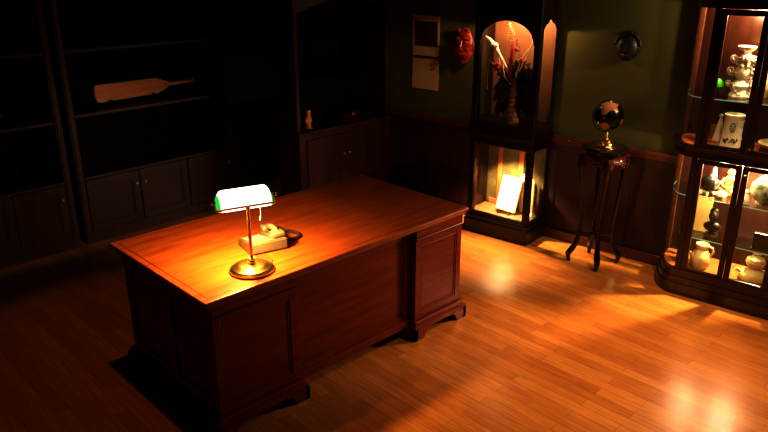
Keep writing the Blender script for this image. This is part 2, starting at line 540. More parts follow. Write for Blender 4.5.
t = thing('carved_figurine', 'small brown carved figurine on the left of the dark hutch counter', 'figurine', (3.69, 4.74, .8128), .3)
p = MB(); p.lathe([(.035, 0), (.037, .012), (.02, .018), (.024, .05), (.03, .085), (.022, .115), (.012, .13)]); p.sphere((0, 0, .148), .022); p.sphere((.028, 0, .075), .014, sz=2); p.sphere((-.028, 0, .075), .014, sz=2)
p.build('body', 'bat', t, True)
p = MB(); p.box(-.045, .045, -.04, .04, -.0, .006, .002); p.build('plinth', 'dark_wood', t)
t = thing('wooden_box', 'low dark wooden box on the right of the dark hutch counter', 'box', (4.18, 4.78, .8128), .1)
p = MB(); p.box(-.11, .11, -.07, .07, 0, .07, .004); p.build('box_body', 'case_wood', t)
p = MB(); p.box(-.114, .114, -.074, .074, .0705, .09, .005, 3); p.build('lid', 'case_wood', t)
p = MB(); p.box(-.012, .012, -.078, -.0742, .055, .08, .002); p.build('clasp', 'brass_pole', t)

# ------------------------------------------------------------------ the desk
X0, X1, Y0, Y1, DT = 1.337, 3.193, 2.517, 3.511, .765
t = thing('executive_desk', 'large red-brown mahogany pedestal desk carrying the green lamp and telephone', 'desk', ((X0 + X1) / 2, (Y0 + Y1) / 2, 0))
ox, oy = (X0 + X1) / 2, (Y0 + Y1) / 2
def L(m, name, mat, par, smooth=False):
    bmesh.ops.translate(m.bm, vec=(-ox, -oy, 0), verts=list(m.bm.verts))
    return m.build(name, mat, par, smooth)
m = MB(); m.box(X0, X1, Y0, Y1, DT - .024, DT, .007, 3); m.box(X0 + .012, X1 - .012, Y0 + .012, Y1 - .012, DT - .042, DT - .0241, .005, 2)
top = L(m, 'desktop', 'desk_top', t)
m = MB(); g, w = .036, .0035
zz = (DT - .0004, DT + .0006)
m.box(X0 + g, X1 - g, Y0 + g, Y0 + g + w, *zz); m.box(X0 + g, X1 - g, Y1 - g - w, Y1 - g, *zz)
m.box(X0 + g, X0 + g + w, Y0 + g + w, Y1 - g - w, *zz); m.box(X1 - g - w, X1 - g, Y0 + g + w, Y1 - g - w, *zz)
L(m, 'inlay_line', 'desk_line', top)
bz0, bz1 = .12, DT - .0421
def bracket(w=.13):
    pts = [(0, 0), (w * .55, 0)]
    for k in range(7):
        a = pi / 2 * k / 6
        pts.append((w * .55 + .012 + (w * .45 - .012) * (1 - cos(a)) , .018 + .04 * sin(a)))
    pts += [(w, .075), (0, .075)]
    return pts
def pedestal(x0, x1, panels):
    y0, y1 = 2.549, 3.479
    m = MB(); m.box(x0 + .012, x1 - .012, y0 + .012, y1 - .012, bz0, bz1)
    ped = L(m, 'pedestal', 'desk', t)
    m = MB(); m.box(x0, x1, y0, y0 + .012, .665, bz1, .002); m.box(x0 - .004, x1 + .004, y0 - .006, y0 + .006, .650, .664, .004, 2)
    L(m, 'frieze', 'desk', ped)
    m = MB(); raised_panel_front(m, x0, x1, bz0 + .005, .650, y0 + .005, .045, .007); L(m, 'front_panel', 'desk', ped)
    for sx in (x0, x1 - .012):
        m = MB()
        for a, b in ((y0 + .012, (y0 + y1) / 2 - .001), ((y0 + y1) / 2 + .001, y1 - .012)):
            m.box(sx, sx + .012, a, a + .05, bz0 + .005, bz1, .002); m.box(sx, sx + .012, b - .05, b, bz0 + .005, bz1, .002)
            m.box(sx, sx + .012, a + .05, b - .05, bz1 - .07, bz1, .002); m.box(sx, sx + .012, a + .05, b - .05, bz0 + .005, bz0 + .06, .002)
        L(m, 'side_panel', 'desk', ped)
    # drawers on the sitter's side
    zs = [(.13, .40), (.41, .56), (.57, .71)]
    for a, b in zs:
        m = MB(); m.box(x0 + .02, x1 - .02, y1 - .012, y1 + .006, a, b, .004, 2)
        d = L(m, 'drawer', 'desk', ped)
        m = MB(); cx, cz = (x0 + x1) / 2, (a + b) / 2
        m.tube([(cx - .05, y1 + .006, cz + .01), (cx - .05, y1 + .02, cz), (cx - .03, y1 + .026, cz - .012), (cx + .03, y1 + .026, cz - .012), (cx + .05, y1 + .02, cz), (cx + .05, y1 + .006, cz + .01)], .004, 8)
        L(m, 'handle', 'brass_pole', d, True)
    m = MB(); m.box(x0 - .018, x1 + .018, y0 - .018, y1 + .018, .072, bz0, .008, 3); m.box(x0 - .03, x1 + .03, y0 - .03, y1 + .03, .058, .095, .006, 2)
    L(m, 'base_moulding', 'desk', ped)
    for (cx, sx_) in ((x0 - .032, 1), (x1 + .032, -1)):
        for (cy, sy_) in ((y0 - .032, 1), (y1 + .032, -1)):
            m = MB(); pr = bracket(.15)
            A = [(cx + sx_ * u, z) for u, z in pr]; m.prism(A, 'y', cy, cy + sy_ * .026)
            B = [(cy + sy_ * u, z) for u, z in pr]; m.prism(B, 'x', cx, cx + sx_ * .026)
            L(m, 'foot', 'desk', ped)
    return ped
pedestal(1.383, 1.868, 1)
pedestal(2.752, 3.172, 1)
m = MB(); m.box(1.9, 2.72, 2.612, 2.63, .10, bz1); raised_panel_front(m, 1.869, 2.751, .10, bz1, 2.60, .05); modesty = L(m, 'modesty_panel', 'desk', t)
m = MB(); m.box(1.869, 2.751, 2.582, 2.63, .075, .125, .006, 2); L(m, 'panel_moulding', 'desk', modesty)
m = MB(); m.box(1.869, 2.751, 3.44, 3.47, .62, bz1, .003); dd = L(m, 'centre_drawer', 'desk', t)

# ------------------------------------------------------------------ banker's lamp
LA = radians(-17)
t = thing('banker_lamp', 'lit brass desk lamp with green glass shade standing on the mahogany desk', 'lamp', (1.695, 2.672, DT + .0008), LA)
m = MB(); m.lathe([(.108, 0), (.111, .006), (.110, .013), (.104, .017), (.101, .021), (.096, .024), (.080, .028), (.074, .033), (.060, .036), (.045, .038), (.022, .040)], seg=48); m.build('base', 'brass', t, True)
m = MB(); m.lathe([(.02, .040), (.021, .05), (.015, .054), (.018, .060), (.0185, .068), (.013, .074), (.0085, .08), (.008, .20), (.008, .318), (.011, .322), (.011, .334), (.006, .338)], seg=20); m.build('pole', 'brass_pole', t, True)
# yoke: a bar across the front of the shade with up-turned ends
SL, SV, SW = .132, .064, .062
m = MB()
m.tube([(-SL - .014, .05, .345), (-SL - .014, .035, .328), (-SL - .008, .012, .326), (-SL + .02, 0, .335), (0, 0, .335), (SL - .02, 0, .335), (SL + .008, .012, .326), (SL + .014, .035, .328), (SL + .014, .05, .345)], .0052, 10)
m.build('yoke', 'brass_pole', t, True)
for sgn in (-1, 1):
    m = MB(); mk = m._mark(); m.lathe([(.003, 0), (.012, .004), (.013, .012), (.007, .016), (.009, .022), (.005, .027)], seg=16)
    m.xf(mk, Matrix.Translation((sgn * (SL + .006), .055, .356)) @ Matrix.Rotation(sgn * pi / 2, 4, 'Y'))
    m.build('knob', 'brass', t, True)
# shade: long half-barrel, rounded ends, open underneath
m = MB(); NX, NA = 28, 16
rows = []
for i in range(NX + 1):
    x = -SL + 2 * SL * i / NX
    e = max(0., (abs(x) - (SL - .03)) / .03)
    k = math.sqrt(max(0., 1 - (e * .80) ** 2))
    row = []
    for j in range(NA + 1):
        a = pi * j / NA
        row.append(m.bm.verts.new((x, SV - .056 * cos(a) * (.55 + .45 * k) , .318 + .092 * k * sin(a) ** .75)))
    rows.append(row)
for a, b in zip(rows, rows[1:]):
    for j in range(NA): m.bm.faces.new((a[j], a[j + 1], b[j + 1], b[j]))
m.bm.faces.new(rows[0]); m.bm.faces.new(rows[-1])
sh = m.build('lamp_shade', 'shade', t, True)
sh['label'] = 'glowing green and white glass shade'
m = MB(); m.lathe([(.004, -.03), (.014, -.022), (.018, 0), (.014, .02), (.008, .03)], seg=16)
bmesh.ops.rotate(m.bm, matrix=Matrix.Rotation(pi / 2, 3, 'Y'), verts=list(m.bm.verts)); bmesh.ops.translate(m.bm, vec=(0, SV, .352), verts=list(m.bm.verts))
m.build('bulb', 'glow', t, True)
m = MB(); px, py = .062, .004
for k in range(9): m.sphere((px, py, .318 - .005 * k), .0018, u=8, v=6)
m.lathe([(.002, -.022), (.006, -.02), (.0066, -.012), (.0035, .0), (.002, .004)], (px, py, .272), 12)
m.build('pull_chain', 'porcelain', t, True)
m = MB()
pts = []
for k in range(25):
    u = k / 24
    pts.append((.108 + .035 * sin(u * pi) - .05 * u, .03 + .13 * u, .005 + .010 * sin(u * pi) ** 2))
m.tube(pts, .0022, 6); m.build('cord', 'cord_lamp', t, True)
lamp('lamp_bulb_light', (0, SV, .325), 40, (1, .66, .25), .022, t)

# ------------------------------------------------------------------ telephone
t = thing('telephone', 'beige desk telephone with coiled dark cord behind the brass lamp', 'telephone', (1.786, 2.815, DT + .0008), radians(-13))
m = MB(); m.prism([(0, .006), (.006, 0), (.185, 0), (.19, .006), (.19, .036), (.022, .070), (0, .064)], 'x', 0, .205)
bmesh.ops.bevel(m.bm, geom=list(m.bm.edges), offset=.005, segments=2, affect='EDGES')
body = m.build('body', 'phone', t)
slope = Matrix.Translation((0, .022, .0700)) @ Matrix.Rotation(-math.atan2(.034, .168), 4, 'X')
m = MB(); mk = m._mark(); m.box(.010, .112, .008, .155, 0, .0035, .0012); m.xf(mk, slope); fp = m.build('face_plate', 'phone_pad', body)
m = MB(); mk = m._mark()
for r in range(4):
    for c in range(3): m.box(.020 + c * .028, .040 + c * .028, .020 + r * .027, .036 + r * .027, .0036, .0075, .0015)
m.xf(mk, slope); m.build('keypad', 'phone_pad', fp)
m = MB(); mk = m._mark(); m.box(.122, .198, .0, .155, -.004, .014, .005, 2); m.xf(mk, slope); m.build('cradle', 'phone', body)
m = MB(); m.box(.126, .200, .006, .064, .066, .100, .012, 3); m.box(.128, .194, .150, .205, .052, .088, .012, 3)
m.tube([(.162, .035, .086), (.162, .065, .098), (.162, .10, .100), (.161, .135, .092), (.161, .175, .074)], .017, 12)
m.build('handset', 'phone', t, True)
m = MB(); pts = []
ctrl = [Vector(v) for v in ((.188, .190, .070), (.230, .205, .052), (.285, .20, .022), (.325, .16, .015), (.315, .11, .014), (.265, .085, .014), (.208, .09, .022))]
def spl(ctrl, n):
    out = []
    P = [ctrl[0] * 2 - ctrl[1]] + ctrl + [ctrl[-1] * 2 - ctrl[-2]]
    for i in range(1, len(P) - 2):
        for k in range(n):
            u = k / n
            a, b, c, d = P[i - 1], P[i], P[i + 1], P[i + 2]
            out.append(.5 * ((2 * b) + (c - a) * u + (2 * a - 5 * b + 4 * c - d) * u * u + (3 * b - a - 3 * c + d) * u ** 3))
    out.append(ctrl[-1]); return out
base = spl(ctrl, 40)
for i, p in enumerate(base):
    q = base[min(i + 1, len(base) - 1)] - base[max(i - 1, 0)]
    q.normalize(); a = q.cross(Vector((0, 0, 1))).normalized(); b = a.cross(q)
    an = i * 1.15
    pts.append(p + a * .007 * cos(an) + b * .007 * sin(an))
m.tube(pts, .0032, 6); m.build('coiled_cord', 'cord', t, True)

# ------------------------------------------------------------------ curio cabinet (upright display case by the desk)
CA = radians(-84)
cd = Vector((cos(CA), sin(CA))); cn = Vector((-sin(CA), cos(CA)))
CP = Vector((4.478, 2.924))
def cu(s, e, z): p = CP + cd * s + cn * e; return (p.x, p.y, z)
t = thing('display_case', 'tall dark display case with arched upper window by the desk end', 'cabinet', cu(0, 0, 0), CA)
# local: x = s (-.563..0), y = e (0..0.33)
W0, W1, DD = -.597, -.02, .315
m = MB(); m.box(-.617, 0, 0, .322, 0, .12, .006, 2); m.box(-.610, -.007, .007, .322, .12, .165, .012, 3); m.box(W0, W1, .02, .318, .165, .19, .004); m.build('plinth', 'dark_wood', t)
pw = .05
for (a, b, ww, dd) in ((W0, .018, pw, pw), (W1 - pw, .018, pw, pw), (W0, DD - .025, .016, .028), (W1 - .016, DD - .025, .016, .028)):
    m = MB(); m.box(a, a + ww, b, b + dd, .19, 2.0, .005, 2); m.build('corner_post', 'dark_wood', t)
m = MB(); m.box(W0 - .012, W1 + .012, .006, DD + .006, .785, .975, .008, 2); m.box(W0 - .025, W1 + .025, -.008, DD + .006, .86, .90, .012, 3); m.build('middle_belt', 'dark_wood', t)
m = MB(); m.box(W0 + pw, W1 - pw, .035, .041, .19, .785); m.build('glass_pane', 'glass', t)
for a in (W0 + .02, W1 - .026):
    m = MB(); m.box(a, a + .006, .018 + pw, DD - .026, .19, .785); m.build('glass_pane', 'glass', t)
m = MB(); m.box(W0 + pw, W1 - pw, .032, .036, .975, 1.9); m.build('glass_pane', 'glass', t)
for a in (W0 + .02, W1 - .026):
    m = MB(); m.box(a, a + .006, .018 + pw, DD - .026, .975, 1.9); m.build('glass_pane', 'glass', t)
# backs
m = MB(); m.box(W0 + .017, W1 - .017, DD - .012, DD - .004, .19, .785); lb = m.build('lower_back', 'olive_back', t)
m = MB(); m.box(W0 + .02, W1 - .02, .042, DD - .031, .190, .1905); m.build('floor_board', 'case_floor', t)
for a, b in ((-.475, -.437), (-.272, -.225)):  # strips stand in for corner posts reflected in a mirrored back
    m = MB(); m.box(a, b, DD - .028, DD - .0125, .19, .785, .003); m.build('orange_wood', 'orange_wood', lb)
m = MB(); m.box(W0 + pw, W1 - pw, DD - .03, DD - .0125, .19, .235, .003); m.build('skirting', 'orange_wood', lb)
m = MB(); m.box(W0 + .017, W1 - .017, DD - .012, DD - .004, .975, 1.95); m.build('upper_back', 'copper', t)
# arched heads
def arch_head(x0, x1, zs, zt, top, ogee):
    pts = [(x0, top), (x0, zs)]
    c = (x0 + x1) / 2; r = (x1 - x0) / 2
    n = 18
    for k in range(n + 1):
        u = -1 + 2 * k / n
        if ogee: z = zs + (zt - zs) * (.55 * (1 - abs(u) ** 4) + .45 * max(0, 1 - abs(u) * 2.2))
        else: z = zs + (zt - zs) * math.sqrt(max(0, 1 - u * u))
        pts.append((c + u * r, z))
    pts.append((x1, top))
    seen = []
    for p in pts:
        if not seen or (abs(p[0] - seen[-1][0]) + abs(p[1] - seen[-1][1])) > 1e-5: seen.append(p)
    return seen
m = MB(); m.prism(arch_head(W0 + pw, W1 - pw, 1.60, 1.775, 1.99, False), 'y', .018, .031); m.build('arched_head', 'dark_wood', t)
for a in (W0 + .004, W1 - .016):
    m = MB(); m.prism(arch_head(.018 + pw, DD - .026, 1.715, 1.80, 1.99, True), 'x', a, a + .012); m.build('arched_head', 'dark_wood', t)
m = MB(); m.box(W0, W1, .018, DD, 1.99, 2.05); m.box(W0 - .02, W1 + .02, -.004, DD + .003, 2.05, 2.10, .012, 3); m.box(W0 - .035, W1 + .035, -.018, DD + .003, 2.10, 2.13, .008, 2); m.build('cornice', 'dark_wood', t)
for z in (.784, 1.989):
    m = MB(); m.lathe([(.024, -.004), (.026, -.002), (.026, 0)], (-.28, .13, z), 20); m.build('puck_light', 'puck', t, True)
def spot(name, loc, aim, energy, color, size, blend=.6, radius=.03, par=None):
    l = bpy.data.lights.new(name, 'SPOT'); l.energy = energy; l.color = color; l.spot_size = radians(size); l.spot_blend = blend; l.shadow_soft_size = radius
    o = bpy.data.objects.new(name, l); COL.objects.link(o); o.location = loc; o.parent = par
    o.rotation_euler = (Vector(aim) - Vector(loc)).to_track_quat('-Z', 'Y').to_euler(); return o
spot('added_tablet_spot', (-.26, .045, .76), (-.285, .14, .33), 10, (1, .80, .48), 50, .6, .02, t)  # extra spot added to brighten the plaque and its floor reflection
spot('curio_low_light', (-.30, .08, .765), (-.30, .05, 0), 60, (1, .80, .46), 112, .5, .02, t)
lamp('curio_top_light', (-.29, .10, 1.84), 13, (1, .66, .36), .02, t)

# ivory plaque on easel, bottle behind it
t = thing('plaque_stand', 'ivory white plaque leaning on a small dark easel inside the low display window', 'plaque', cu(-.285, .125, .191), CA + radians(4))
m = MB(); m.box(-.092, .092, -.009, .009, 0, .30, .008, 3)
pl = m.build('plaque', 'ivory', t); pl.location = (0, 0, .018); pl.rotation_euler = (radians(-13), radians(5), 0)
pl.data.polygons.foreach_set('use_smooth', [False] * len(pl.data.polygons))
m = MB()
for sx in (-.05, .05):
    m.tube([(sx, -.045, .022), (sx, -.04, .008), (sx, -.01, .004), (sx * .9, .06, .006), (sx * .6, .07, .10)], .006, 8)
m.tube([(-.06, -.02, .006), (.06, -.02, .006)], .005, 8)
m.build('easel', 'dark_wood', t, True)
t = thing('cream_bottle', 'cream bottle partly hidden behind the ivory plaque', 'bottle', cu(-.187, .248, .191), CA)
m = MB(); m.lathe([(.030, 0), (.034, .01), (.034, .20), (.030, .22), (.030, .275), (.036, .28), (.036, .325), (.02, .33)], seg=24); m.build('bottle_body', 'cream', t, True)

t = thing('tan_plaque', 'tan rounded plaque seen through the side glass of the display case', 'plaque', cu(-.085, .215, .191), CA + radians(-55))
m = MB(); m.box(-.055, .055, -.006, .006, 0, .30, .005, 2); m.build('plaque', 'tan_board', t)
m = MB(); m.box(-.05, .05, -.03, .03, 0, .012, .004); m.build('foot', 'white_glaze', t)

# arrangement of dried things in a ringed vase, upper window
t = thing('dried_arrangement', 'dried flower arrangement with white fern in ringed brown vase behind the arched window', 'flower arrangement', cu(-.285, .15, .976), CA)
prof = []
for k in range(25):
    u = k / 24
    prof.append((.050 - .014 * u + .004 * sin(k * 1.9) - (.012 if u > .85 else 0), .30 * u))
m = MB(); m.lathe([(.056, 0)] + [(r, z + .006) for r, z in prof] + [(.032, .312)], seg=24); m.build('vase', 'brown_vase', t, True)
def frond(base, tip, bend, n, ln, wid, name, mat):
    m = MB(); base, tip, bend = Vector(base), Vector(tip), Vector(bend)
    pts = []
    for k in range(n + 1):
        u = k / n
        pts.append(base * (1 - u) ** 2 + bend * 2 * u * (1 - u) + tip * u * u)
    m.tube(pts, [.003 * (1 - .6 * k / n) for k in range(n + 1)], 6)
    for k in range(int(n * .28), n):
        p = pts[k]; q = (pts[k + 1] - p).normalized()
        sd = q.cross(Vector((0, 1, 0))).normalized()
        u = k / n
        l = ln * (1 - ((u - .6) / .42) ** 2 * .8)
        for sg in (-1, 1):
            e = p + (sd * sg * .85 + q * .5).normalized() * l + Vector((0, -.012, 0))
            w = (q * .6 + Vector((0, -.8, 0))) * wid
            mid = (p + e) / 2 + Vector((0, -.004, 0))
            m.bm.faces.new([m.bm.verts.new(v) for v in (p, mid + w * .6, e, mid - w * .5)])
    return m.build(name, mat, t)
frond((0, 0, .28), (-.07, -.02, .775), (.05, -.03, .52), 26, .070, .016, 'fern_frond', 'fern')
m = MB()
m.tube([(.0, 0, .30), (-.05, -.05, .42), (-.11, -.075, .53), (-.15, -.085, .60), (-.20, -.085, .645), (-.24, -.08, .665)], [.009, .012, .014, .019, .013, .008], 10)
m.tube([(-.08, -.065, .50), (-.07, -.075, .42), (-.05, -.07, .36)], [.009, .006, .003], 8)
m.tube([(-.12, -.078, .55), (-.10, -.085, .47), (-.09, -.08, .40)], [.009, .006, .003], 8)
m.sphere((-.155, -.088, .605), .028, sx=1.2, sz=.8); m.build('driftwood_stick', 'bone', t, True)
m = MB(); m.tube([(0, 0, .30), (.06, -.05, .42), (.12, -.05, .55), (.15, -.03, .66)], [.005, .005, .004, .003], 8); m.tube([(0, 0, .30), (.04, -.06, .40), (.085, -.065, .52), (.13, -.05, .60)], [.005, .005, .004, .003], 8); m.build('dry_stem', 'bone', t, True)
m = MB(); random.seed(3)
for k in range(330):
    a = random.uniform(0, 2 * pi); rr = random.uniform(.06, .225); z = random.uniform(.06, .50)
    b = Vector((0, 0, .30)); e = Vector((rr * cos(a), rr * .40 * sin(a) + .02, z - .06 * (rr > .15)))
    if abs(e.x) < .05 and e.y < 0 and e.z < .3: continue
    dirv = (e - b).normalized(); sd = dirv.cross(Vector((.2, 1, .1))).normalized()
    mid = b.lerp(e, .62) + Vector((0, 0, .03)); w = random.uniform(.020, .040)
    m.bm.faces.new([m.bm.verts.new(v) for v in (b, mid + sd * w, e, mid - sd * w)])
m.build('dark_leaves', 'leaf', t)
for (x, y, z, r) in ((-.115, -.09, .44, .036), (.085, -.07, .50, .02), (.03, -.06, .58, .018), (-.02, -.05, .50, .022), (.12, -.07, .45, .018)):
    m = MB()
    for k in range(7):
        a = 2 * pi * k / 7
        m.sphere((x + r * .6 * cos(a), y + r * .25 * sin(a * 2), z + r * .5 * sin(a)), r * .55, sy=.5, u=10, v=6)
    m.build('red_flower', 'red', t, True)
m = MB(); m.tube([(-.03, -.04, .36), (-.02, -.05, .46), (-.015, -.05, .56), (-.02, -.045, .64)], [.012, .017, .015, .006], 8); m.build('red_spike', 'red', t, True)
m = MB(); m.tube([(-.02, -.02, .30), (-.12, -.09, .43), (-.185, -.095, .49), (-.198, -.095, .43), (-.196, -.095, .27)], .0042, 8); m.sphere((-.196, -.095, .262), .010, sz=1.6, u=10, v=8); m.build('drooping_stem', 'bone', t, True)

# ------------------------------------------------------------------ things hung on the right wall
def rw(s, e, z): p = P_r + d_r * s - n_r * e; return (p.x, p.y, z)
t = thing('wall_calendar', 'tan paper wall calendar with dark picture hanging left of the display case', 'calendar', rw(-1.815, .002, 1.10), RA)
m = MB(); m.box(-.148, .148, -.004, 0, .0, .285); m.build('date_page', 'paper', t)
m = MB(); m.box(-.148, .148, -.004, 0, .300, .65); pp = m.build('picture_page', 'paper', t)
m = MB(); m.box(-.125, .128, -.0055, -.0042, .385, .60, .001); m.build('picture', 'picture', pp)
m = MB()
for k in range(34): m.tube([(-.14 + .0085 * k + .006 * cos(a), -.003 , .2925 + .010 * sin(a)) for a in [2 * pi * q / 10 for q in range(11)]], .0012, 5)
m.box(-.142, .142, -.006, -.0045, .277, .284); m.build('spiral_binding', 'print_line', t)
m = MB(); m.prism([(.055, .17), (.11, .185), (.115, .20), (.098, .20), (.10, .21), (.085, .195), (.06, .19)], 'y', -.0052, -.0041); m.build('printed_emblem', 'mask_red', t)
t = thing('carved_mask', 'red carved mask hanging on green wall between calendar and display case', 'mask', rw(-1.39, .004, 1.52), RA)
m = MB(); m.sphere((0, -.02, 0), .10, sx=.92, sy=.42, sz=1.55, u=28, v=18)
for v in m.bm.verts:
    if v.co.y > 0: v.co.y = 0
    v.co += Vector((0, -1, 0)) * .008 * sin(v.co.z * 70) * (1 if v.co.y < -.02 else 0)
for sg in (-1, 1):
    m.sphere((sg * .036, -.058, .035), .024, sy=.5, sz=.6, u=12, v=8); m.tube([(sg * .012, -.066, .055), (sg * .04, -.070, .07), (sg * .07, -.05, .06)], [.006, .009, .005], 8); m.sphere((sg * .09, -.02, .0), .026, sx=.6, sy=.5, sz=1.5, u=12, v=8)
    m.sphere((sg * .045, -.04, .125), .022, sy=.6, u=10, v=8); m.sphere((sg * .05, -.05, -.03), .02, sy=.6, u=10, v=8)
m.tube([(0, -.06, .05), (0, -.082, -.005), (0, -.07, -.025)], [.008, .015, .012], 10); m.tube([(-.04, -.055, -.06), (0, -.07, -.07), (.04, -.055, -.06)], [.006, .011, .006], 8)
m.build('mask_face', 'mask_red', t, True)
m = MB()
for sg in (-1, 1): m = MB(); m.sphere((sg * .036, -.068, .035), .009, u=10, v=6); m.build('eye', 'black_carving', t, True)
m = MB(); m.box(-.03, .03, -.075, -.068, -.083, -.074, .002); m.build('mouth', 'black_carving', t, True)
t = thing('wall_carving', 'dark round carved head hanging on the wall above the globe', 'wall carving', rw(.035, .004, 1.61), RA)
m = MB(); m.sphere((0, -.028, 0), .085, sx=.95, sy=.62, sz=1.12, u=28, v=18)
for v in m.bm.verts:
    if v.co.y > 0: v.co.y = 0
for sg in (-1, 1):
    m.sphere((sg * .032, -.072, .02), .016, sy=.5, u=10, v=8); m.sphere((sg * .082, -.02, 0), .02, sx=.5, sz=1.4, u=10, v=8)
m.tube([(0, -.075, .02), (0, -.098, -.012), (0, -.082, -.022)], [.006, .013, .01], 8); m.tube([(-.03, -.068, -.045), (0, -.08, -.05), (.03, -.068, -.045)], [.005, .009, .005], 8)
m.build('carved_head', 'black_carving', t, True)
m = MB()
for k in range(13):
    a = pi * k / 12; m.sphere((.082 * cos(a), -.03, .03 + .075 * sin(a)), .019, u=10, v=8)
m.build('carved_curls', 'black_carving', t, True)

# ------------------------------------------------------------------ globe stand and globe
TX, TY = 4.592, 2.385
GA = radians(-7)
TH = .925
t = thing('plant_stand', 'tall dark rosewood stand with carved apron and curved legs holding the globe', 'stand', (TX, TY, 0), GA)
m = MB()
m.lathe([(.150, TH - .03), (.162, TH - .026), (.170, TH - .018), (.170, TH - .008), (.163, TH), (.135, TH), (.132, TH - .003), (.01, TH - .003)], seg=8); tp = m.build('stand_top', 'stand', t)
bmesh_rot = radians(22.5)
tp.rotation_euler = (0, 0, bmesh_rot)
m = MB(); m.lathe([(.130, TH - .0029), (.130, TH - .0005), (.01, TH - .0005)], seg=32); m.build('marble_inset', 'marble', t, True)
m = MB(); m.lathe([(.118, TH - .075), (.130, TH - .065), (.126, TH - .045), (.140, TH - .0305)], seg=8); o = m.build('neck', 'stand', t); o.rotation_euler = (0, 0, bmesh_rot)
# carved pierced apron: four sides with cut scallops and applied leaves
R4 = .118
for k in range(4):
    m = MB(); a = k * pi / 2
    pts = [(-R4, .0)]
    nn = 20
    for q in range(nn + 1):
        u = -1 + 2 * q / nn
        pts.append((u * R4, -.055 - .055 * abs(u) ** 1.5 - .012 * cos(u * 3 * pi)))
    pts.append((R4, 0))
    pts = pts[1:]
    pts = [(R4, .0), (-R4, .0)] + pts[:-1]
    m.prism([(x, TH - .06 + z) for x, z in pts], 'y', -R4 - .004, -R4 + .010)
    random.seed(20 + k)
    for q in range(34):
        u = random.uniform(-.95, .95); x = u * R4
        z = TH - .068 - random.random() * (.035 + .06 * abs(u) ** 1.4)
        m.sphere((x, -R4 - .004, z), random.uniform(.006, .012), sx=random.uniform(.6, 1.8), sy=.7, sz=random.uniform(.6, 1.6), u=8, v=6)
    o = m.build('carved_apron', 'carved_red', t); o.rotation_euler = (0, 0, a)
# cabriole legs
for (sx, sy) in ((-1, -1), (1, -1), (-1, 1), (1, 1)):
    m = MB()
    prof = [(.112, .855, .024), (.116, .80, .024), (.108, .70, .018), (.098, .58, .0145), (.090, .45, .013), (.086, .33, .0135), (.088, .22, .016), (.098, .15, .020), (.120, .095, .024), (.135, .06, .022), (.132, .03, .016), (.126, .0, .012)]
    m.tube([(sx * r, sy * r, z) for r, z, w in prof], [w for r, z, w in prof], 10)
    m.build('leg', 'stand', t, True)
m = MB(); m.tube([(-.088, -.088, .235), (.088, .088, .235)], .010, 8); m.tube([(-.088, .088, .235), (.088, -.088, .235)], .010, 8); m.lathe([(.02, -.012), (.035, -.006), (.035, .006), (.02, .012)], (0, 0, .235), 20); m.build('stretcher', 'stand', t, True)

t = thing('desk_globe', 'black and tan globe on stepped brass foot standing on the rosewood stand', 'globe', (TX, TY, TH), radians(-44))
m = MB(); m.lathe([(.072, 0), (.074, .008), (.070, .014), (.054, .018), (.052, .030), (.040, .034), (.036, .048), (.022, .053), (.015, .066), (.009, .080), (.008, .11)], seg=32); m.build('foot', 'brass', t, True)
GC = .226; GR = .103
o = MB(); o.sphere((0, 0, 0), GR, u=40, v=24); gl = o.build('sphere', 'globe', t, True, (0, 0, GC)); gl.rotation_euler = (radians(12), radians(18), radians(40))
m = MB()
pts = []
for k in range(31):
    a = radians(-100 + 200 * k / 30) + pi
    pts.append((.117 * cos(a), 0, GC + .117 * sin(a)))
m.tube(pts, .0045, 8); m.build('meridian_arm', 'bronze', t, True)
m = MB(); m.lathe([(.004, 0), (.009, .004), (.006, .012), (.002, .016)], (0, 0, GC + .1015), 12); m.build('finial', 'brass', t, True)

# ------------------------------------------------------------------ big glass china cabinet
GP = Vector((4.539, 1.597))
GCs = .18
def gc(x, e, z): p = GP + cd * (x + GCs) + cn * e; return (p.x, p.y, z)
root = thing('china_cabinet', 'large cherry wood china cabinet with lit glass doors and curved glass sides', 'cabinet', gc(0, 0, 0), CA)
HW, CWX, DPT = .315, .17, .345           # half front width, curved side's width, depth
def foot(off=0., d=DPT, n=10, back=True):
    """outline in (x, y): front at y=-off, curved ends"""
    pts = []
    for k in range(n + 1):
        a = pi / 2 * k / n
        pts.append((-HW - (CWX + off) * cos(a), d - (d + off) * sin(a)))
    for k in range(n + 1):
        a = pi / 2 * (1 - k / n)
        pts.append((HW + (CWX + off) * cos(a), d - (d + off) * sin(a)))
    return pts
m = MB(); m.prism(foot(.022), 'z', .0, .085); m.prism(foot(.014), 'z', .085, .13); m.prism(foot(.004), 'z', .13, .185); bs = m.build('base', 'case_wood', root)
m = MB(); m.prism(foot(-.02, DPT - .0), 'z', .1851, .19); m.build('floor_board', 'orange_wood', root)
m = MB(); m.prism(foot(.004), 'z', .985, 1.01); m.prism(foot(.032), 'z', 1.01, 1.035); m.prism(foot(.045), 'z', 1.035, 1.055); m.prism(foot(.012), 'z', 1.055, 1.062); m.build('waist_moulding', 'case_wood', root)
m = MB(); m.prism(foot(-.015), 'z', 1.0621, 1.066); m.build('upper_floor_board', 'orange_wood', root)
m = MB(); m.prism(foot(.006), 'z', 1.93, 1.99); m.prism(foot(.03), 'z', 1.99, 2.03); m.prism(foot(.05), 'z', 2.03, 2.07); m.build('crown', 'case_wood', root)
